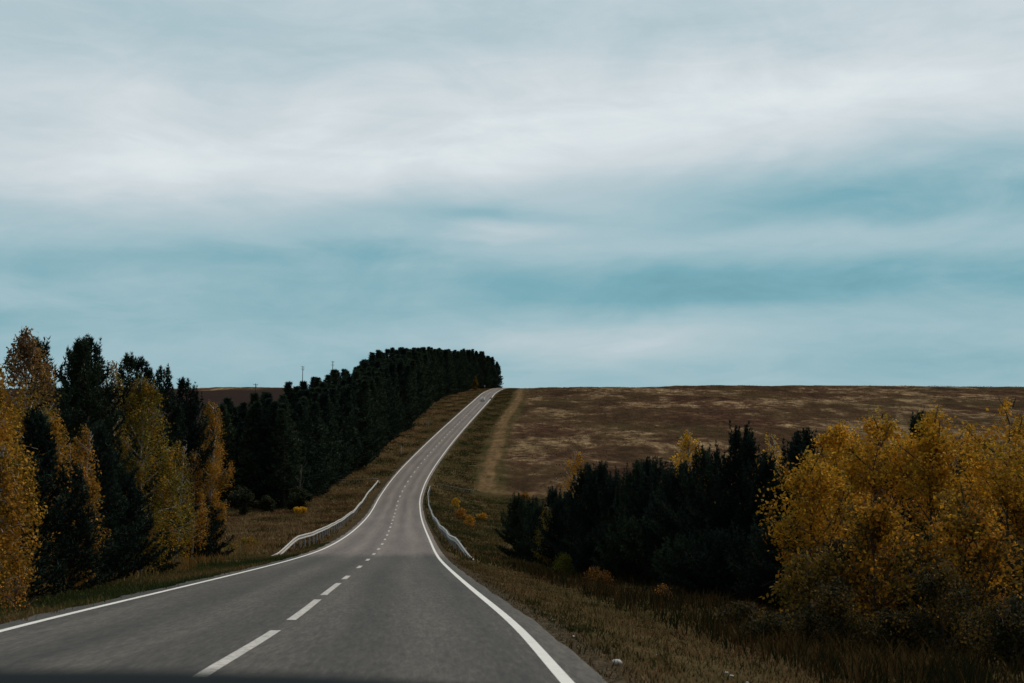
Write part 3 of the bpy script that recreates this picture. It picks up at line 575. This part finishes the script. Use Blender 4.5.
# ------------------------------------------------------------------ grass and weeds (uncountable)
def grass(name, y0, y1, s0, s1, n, h, wd, pal, seed, spread=.35, pw=1.0, kind='stuff', nb=5, clump=.12, hfun=None, label=None):
    rg = np.random.default_rng(seed); u = rg.random(n) ** pw; Y = y0 + (y1 - y0) * u; s = rg.uniform(s0, s1, n)
    X = xr(Y) + s; dens = .5 + .5*np.sin(X*1.3+Y*.7)*np.sin(Y*.45-X*.6) + .25*np.sin(X*.5+Y*.23); k = rg.random(n) < np.clip(.25 + .8*dens, .12, 1)
    X, Y, s = X[k], Y[k], s[k]; Z = ground(X, Y); pal = np.array(pal)
    zone = (np.sin(X*.35+Y*.21) + np.sin(Y*.13-X*.5+1) + rg.normal(0, .5, len(X)) + .6*np.sin(X*2.1-Y*1.3)) ; ci = np.clip(((zone + 2.2) / 4.4 * len(pal)).astype(int), 0, len(pal)-1)
    hh = h * rg.uniform(.5, 1.25, len(X)) * (hfun(s, Y) if hfun else 1); N = len(X)
    Pb = np.repeat(np.column_stack([X, Y, Z - .02]), nb, 0) + np.column_stack([rg.normal(0, clump, (N*nb, 2)), np.zeros(N*nb)])
    D = unit(np.array([0, 0, 1.]) + spread * rg.normal(size=(N*nb, 3)) * [1, 1, .3]); L = np.repeat(hh, nb)[:, None] * rg.uniform(.6, 1.1, (N*nb, 1))
    aa = rg.uniform(0, math.pi, N*nb); side = np.column_stack([np.cos(aa), np.sin(aa), np.zeros(N*nb)]); W = wd * rg.uniform(.6, 1.3, (N*nb, 1))
    mid = Pb + D*L*.55; tip = Pb + D*L + unit(rg.normal(size=(N*nb, 3)) * [1, 1, .05]) * L * .25
    V = np.stack([Pb - side*W/2, Pb + side*W/2, mid + side*W*.4, mid - side*W*.4, tip], 1).reshape(-1, 3); i = np.arange(N*nb)[:, None] * 5
    C_ = np.repeat(np.repeat(pal[ci], nb, 0) * rg.uniform(.7, 1.3, (N*nb, 1)), 5, 0)
    o = mesh(name, V, [i + [0, 1, 2, 3], i + [3, 2, 4]], M_grass, color=C_); return tag(o, label, 'grass', None, kind)
GP = [(.025, .034, .012), (.04, .036, .014), (.16, .10, .045), (.035, .036, .014), (.26, .17, .085), (.10, .05, .022), (.03, .03, .014)]
GL = [(.032, .05, .018), (.05, .062, .022), (.09, .08, .03), (.16, .11, .05)]
grass('verge_grass', 9, 75, 3.98, 14, 40000, .09, .016, GP, 11, pw=1.5, label='short brown and green grass on the near right verge')
grass('verge_grass', 9, 110, -10.5, -4.25, 27000, .2, .024, GL, 12, pw=1.4, label='short green grass on the left verge under the birches')
grass('dry_weeds', 9, 90, 7.5, 20, 5000, .55, .03, [(.024, .02, .01), (.07, .042, .018), (.018, .022, .01), (.045, .028, .012)], 13, pw=1.3, spread=.22, label='taller dry weeds at the foot of the right-hand trees')  # weed colours darkened to imitate shade below the trees
grass('dry_weeds', 22, 120, -12.5, -8.0, 2600, .55, .03, [(.07, .06, .024), (.26, .13, .035), (.24, .17, .07), (.06, .06, .022)], 14, pw=1.2, spread=.2, nb=4, label='tall dry stems along the left treeline')
grass('verge_weeds', 12, 70, 4.3, 12, 1700, .24, .016, [(.05, .05, .018), (.22, .15, .07), (.12, .065, .03)], 23, pw=1.4, spread=.3, nb=6, clump=.07, label='scattered taller dry tufts on the near right verge')
grass('shade_dark_weeds', 13, 34, 8.2, 26, 7000, .5, .022, [(.018, .018, .008), (.05, .032, .014), (.014, .018, .008), (.03, .022, .01), (.10, .065, .025)], 24, spread=.25, nb=5, clump=.1, label='tangled weeds coloured dark as shade at the foot of the golden aspens')  # near-black blades stand in for the shade beneath the aspens
grass('meadow_grass', 95, 262, -42, -5.5, 26000, .42, .09, [(.07, .05, .022), (.16, .10, .048), (.25, .17, .085), (.12, .065, .03)], 15, clump=.3, label='brown meadow grass between left guardrail and the wood')
grass('ditch_grass', 75, 275, 4.6, 34, 24000, .38, .08, [(.035, .042, .016), (.08, .065, .026), (.15, .095, .042), (.045, .045, .018)], 16, clump=.25, label='dark green and brown grass in the right ditch')
grass('slope_grass', 265, 880, -20, -5.0, 14000, .5, .16, [(.05, .05, .022), (.17, .11, .05), (.28, .18, .085)], 17, clump=.5, label='tan grass on the slope between the road and the wood')
grass('slope_grass', 275, 880, 5, 12.5, 9000, .42, .16, [(.045, .046, .02), (.09, .065, .028), (.20, .13, .06)], 18, clump=.5, label='dark grass between the climbing road and the pale track')
grass('field_weeds', 290, 915, 19, 330, 22000, .3, .26, [(.05, .028, .018), (.09, .05, .028), (.06, .05, .02), (.24, .15, .08)], 19, clump=1.2, nb=4, label='dry brown weeds over the hillside field')

# ------------------------------------------------------------------ guardrails
def guardrail(side, y0, y1, off, flare, label):
    root = empty('guardrail', (0, 0, 0)); sg = 1 if side > 0 else -1
    yy = np.concatenate([np.arange(y0, y0 + 24, 1.0), np.arange(y0 + 24, y1, 2.0)]); t0 = np.clip((yy - y0) / 16, 0, 1)
    s = (wr(yy) if sg > 0 else wl(yy)) + off + flare * (1 - t0) ** 1.6; t1 = np.clip((y1 - yy) / 14, 0, 1)
    x = xr(yy) + sg * s; gz = ground(x, yy); top = zr(yy) + .72; low = gz + .12
    zt = low + (top - low) * smooth(0, .8, t0) * smooth(0, .6, t1) ; zt = zt + .010*np.sin(yy*.55) + .02*np.sin(yy*.21+1)
    x = x + .015*np.sin(yy*.4) + .05 * np.sin(yy*.17)
    prof = np.array([(0, .0), (.07, -.03), (.07, -.09), (.0, -.13), (.0, -.18), (.07, -.22), (.07, -.28), (0, -.31)]); n = len(prof)
    T = np.gradient(np.column_stack([x, yy]), axis=0); T /= np.linalg.norm(T, axis=1)[:, None]; N_ = np.column_stack([-T[:, 1], T[:, 0]]) * sg
    V = []
    for th in (0, .006):
        P3 = np.empty((len(yy), n, 3)); P3[:, :, 0] = x[:, None] + N_[:, 0:1] * (prof[:, 0] - th); P3[:, :, 1] = yy[:, None] + N_[:, 1:2] * (prof[:, 0] - th); P3[:, :, 2] = zt[:, None] + prof[:, 1]
        V.append(P3.reshape(-1, 3))
    k = (np.arange(len(yy)-1)[:, None] * n + np.arange(n-1)[None]); Fq = np.stack([k, k+1, k+n+1, k+n], -1).reshape(-1, 4)
    ring = np.stack([np.arange(len(yy)-1)*n, (np.arange(len(yy)-1)+1)*n], 1); M_ = len(yy)*n
    tops = np.stack([ring[:, 0], ring[:, 1], ring[:, 1]+M_, ring[:, 0]+M_], -1); bots = tops + n - 1
    mesh('rail', np.concatenate(V), np.concatenate([Fq, Fq + M_, tops, bots]), M_steel, root)
    px_ = y0 + 2.0
    while px_ < y1 - 1:
        xx = np.interp(px_, yy, x); zz = np.interp(px_, yy, zt); g = float(ground(xx, px_)); b = MB(); hh = max(zz - .02 - g + .2, .2)
        b.box((xx + sg*.085, px_, g - .2 + hh/2), (.12, .07, hh)); b.box((xx + sg*.04, px_, zz - .155), (.08, .1, .2)); b.build('post', M_steel, root); px_ += 4.0
    tag(root, label, 'guardrail', 'steel guardrails where the road crosses the dip')
guardrail(-1, 88, 286, 2.1, .9, 'steel crash barrier on the left of the road, in front of the brown meadow')
guardrail(1, 80, 272, 1.35, .75, 'steel crash barrier on the right of the road beside the ditch shrubs')
# low pipe rails over the culvert heads, at right angles to the road
def culvert(sg, y, s0, s1, label):
    a = float(xr(y)) + sg*s0; c_ = float(xr(y)) + sg*s1; root = empty('culvert_rail', ((a + c_)/2, y, float(ground((a+c_)/2, y)))); ox, oy, oz = root.location
    xs = np.linspace(a, c_, 9); zs = ground(xs, np.full(9, y)) + .75; b = MB(); b.tube(np.column_stack([xs - ox, np.full(9, 0.), zs - oz]), .07, 8); b.build('rail', M_pipe, root, True)
    for xx, zz in zip(xs, zs): b = MB(); b.tube(np.array([[xx-ox, 0, zz-oz], [xx-ox, 0, zz-oz-.95]]), .05, 8); b.build('post', M_pipe, root, True)
    tag(root, label, 'railing')
culvert(-1, 287., 6.3, 17.5, 'grey pipe railing running left from the far end of the left barrier')
culvert(1, 275., 6.0, 13., 'grey pipe railing running right from the far end of the right barrier')
# ------------------------------------------------------------------ posts, signs, poles
def place(name, px, Y): x = at_px(px, Y); return empty(name, (x, Y, float(ground(x, Y))))
r_ = place('marker_post', 401.3, 365); b = MB(); b.box((0, 0, 1.2), (.2, .16, 2.5), taper=.9); b.build('post', M_conc, r_); b = MB(); b.box((0, 0, 2.5), (.26, .2, .14), taper=.8); b.build('cap', M_conc, r_)
tag(r_, 'white marker post on the grass left of the climbing road, lower one', 'post')
M_sign = simple('sign_back', (.42, .43, .43), .5, .2)
def sign(px, Y, h, rad, label, round_=True):
    r_ = place('road_sign', px, Y); b = MB(); b.tube(np.array([[0, 0, -.2], [0, 0, h]]), .05, 8); b.build('post', M_steel, r_, True); b = MB()
    if round_: b.tube(np.array([[0, -.09, h-rad], [0, -.06, h-rad]]), rad, 24)
    else: b.box((0, -.08, h-rad), (rad*2, .03, rad*1.4))
    b.build('sign_plate', M_conc, r_); tag(r_, label, 'road sign')
sign(428.2, 470, 2.6, .42, 'small round pale sign on a post left of the road halfway uphill')
sign(490.8, 640, 1.9, .5, 'pale rectangular sign at the right road edge near the white car', False)
sign(484.6, 835, 3.0, .5, 'tiny pale round sign left of the road under the last pines')
def power_pole(px, Y, top, label, arms):
    r_ = place('power_pole', px, Y); h = inv(px, top, Y)[1] - r_.location.z; b = MB(); b.tube(np.array([[0, 0, -.5], [0, 0, h*.5], [0, 0, h]]), [.24, .2, .15], 8); b.build('pole', M_wood, r_, True)
    for z in arms:
        b = MB(); b.box((0, 0, h - z), (1.9, .14, .15)); b.box((.5, 0, h - z - .55), (.1, .1, 1.0)); c_ = b.build('crossarm', M_wood, r_)
        b = MB()
        for q in (-.85, 0, .85): b.tube(np.array([[q, 0, h-z+.09], [q, 0, h-z+.25], [q, 0, h-z+.42]]), [.06, .1, .05], 8)
        b.build('insulator', M_conc, c_)
    tag(r_, label, 'power pole', 'power poles on the left skyline')
power_pole(255, 615, 383.5, 'power pole standing against the dark hill far left, lowest of the poles', [.5])
power_pole(302, 800, 366, 'power pole rising from the wood against the sky, shorter one', [.5, 1.8])
power_pole(332, 850, 361, 'tall power pole rising from the wood, nearest the high treetops', [.5, 2.4])
# ------------------------------------------------------------------ the white car climbing the hill
def car(Y, s, label):
    M_body = simple('white_car_paint', (.75, .76, .78), .25, var=.03, spec=.5); M_gl = simple('car_glass', (.02, .025, .03), .08, spec=.6); M_ty = simple('tyre_rubber', (.02, .02, .02), .85); M_rd = simple('tail_lamp', (.35, .02, .02), .3)
    g = float((zr(Y+2) - zr(Y-2)) / 4); x = float(xr(Y)) + s; r_ = empty('car', (x, Y, float(zr(Y)))); r_.rotation_euler = (math.atan(g), 0, -math.atan(float(xr(Y+2)-xr(Y-2))/4))
    pr = [(-2.15, .32), (-2.2, .62), (-2.12, .98), (-1.75, 1.02), (-1.35, 1.42), (-.6, 1.5), (.35, 1.46), (1.0, 1.0), (1.9, .9), (2.15, .7), (2.18, .32)]; pr = np.array(pr); V = []
    for xx, k in ((-.88, 1), (-.62, 0), (.62, 0), (.88, 1)):
        for a, c_ in pr: V.append((xx * (.82 if c_ > 1.2 else 1) , a, c_ if not (k and c_ > 1.2) else c_ - .04))
    n = len(pr); Fq = [(i*n+j, i*n+j+1, (i+1)*n+j+1, (i+1)*n+j) for i in range(3) for j in range(n-1)] + [(i*n, (i+1)*n, (i+1)*n+n-1, i*n+n-1) for i in range(3)]
    b = MB(); b.add(V, Fq); V = np.array(V); b.F.setdefault((0, n), []).append(np.array([list(range(n))[::-1], list(range(3*n, 4*n))])); b.build('body', M_body, r_)
    def pane(pts): b = MB(); b.add(pts, [(0, 1, 2, 3)]); b.add(np.array(pts) - [0, 0, .02], [(3, 2, 1, 0)]); b.build('window', M_gl, r_)
    pane([(-.6, -1.74, 1.06), (.6, -1.74, 1.06), (.52, -1.42, 1.39), (-.52, -1.42, 1.39)]); pane([(-.6, .97, 1.06), (.6, .97, 1.06), (.52, .42, 1.45), (-.52, .42, 1.45)])
    for q in (-1, 1):
        b = MB(); b.box((q*.845, -.35, 1.2), (.05, 1.7, .3)); b.build('window', M_gl, r_)
        b = MB(); b.box((q*.7, -2.19, .82), (.28, .05, .16)); b.build('tail_lamp', M_rd, r_)
        for yy in (-1.35, 1.35): b = MB(); b.tube(np.array([[q*.7, yy, .32], [q*.9, yy, .32]]), .32, 18); b.build('wheel', M_ty, r_)
    tag(r_, label, 'car')
car(640., .9, 'small white car driving uphill on the road near the crest')
# ------------------------------------------------------------------ bonnet of the car the photo is taken from
M_hood = simple('black_car_paint', (.003, .005, .006), .7, var=.1, spec=.03); M_ty2 = simple('tyre', (.02, .02, .02), .85)
hx, cx = .92, -.48; xs = np.linspace(-hx, hx, 33); yv = np.array([.55, .7, .9, 1.1, 1.3, 1.5, 1.62, 1.7, 1.75, 1.77, 1.78]); drop = np.array([0, 0, 0, 0, .0, .003, .02, .06, .16, .4, .75])
Xh, Yh = np.meshgrid(xs, yv, indexing='ij'); topz = -.195 - .068 * (Yh - .9) - .07 * np.abs(Xh / hx) ** 2.2 - .6 * np.clip(np.abs(Xh) - .86, 0, 1) / .06
Zh = np.maximum(topz - drop[None], -1.05); Yh2 = Yh - .12 * (np.abs(Xh) / hx) ** 3 * (Yh > 1.4)
V = np.stack([Xh + cx, Yh2, Zh], -1).reshape(-1, 3); nyh = len(yv); k = (np.arange(32)[:, None]*nyh + np.arange(nyh-1)[None]); Fq = np.stack([k, k+nyh, k+nyh+1, k+1], -1).reshape(-1, 4)
roo = empty('car', (0, 0, 0)); o = mesh('bonnet', V, Fq, M_hood, roo, smooth_=True); md = o.modifiers.new('thickness', 'SOLIDIFY'); md.thickness = .02
for q in (-1, 1): b = MB(); b.tube(np.array([[cx+q*.62, 1.05, -1.12], [cx+q*.84, 1.05, -1.12]]), .33, 24); b.build('wheel', M_ty2, roo, True)
tag(roo, 'black bonnet of the car in the bottom foreground, seen from inside it', 'car')
# ------------------------------------------------------------------ pale stones on the verge
rg = np.random.default_rng(21)
def stone(px, py, Y, r, label, group=None):
    x = at_px(px, Y); u = np.linspace(0, math.pi, 7)[1:-1]; v = np.arange(9)/9*2*math.pi
    V = [(0, 0, 1)] + [(math.sin(a)*math.cos(b_), math.sin(a)*math.sin(b_), math.cos(a)) for a in u for b_ in v] + [(0, 0, -1)]; V = np.array(V) * rg.uniform(.8, 1.15, (len(V), 1)) * [r*1.25, r, r*.7]
    Fq = [(1+i*9+j, 1+(i+1)*9+j, 1+(i+1)*9+(j+1) % 9, 1+i*9+(j+1) % 9) for i in range(4) for j in range(9)]; b = MB(); b.add(V, Fq)
    b.F.setdefault((0, 3), []).append(np.array([(0, 1+j, 1+(j+1) % 9) for j in range(9)] + [(46, 37+(j+1) % 9, 37+j) for j in range(9)]))
    o = b.build('stone', M_stone, None, True); o.location = (x, Y, float(ground(x, Y)) + r*.75); tag(o, label, 'stone', group)
stone(616, 672, 15.6, .05, 'largest white stone, lying in the grass close to the right road edge')
for px, Y in ((573, 19.5), (553, 24), (656, 20), (724, 19), (729, 18.5), (744, 17.6), (756, 17.2), (774, 17.0)): stone(px, 0, Y, .022, 'tiny pale stone in the dark grass of the right verge', 'tiny pale stones on the right verge')
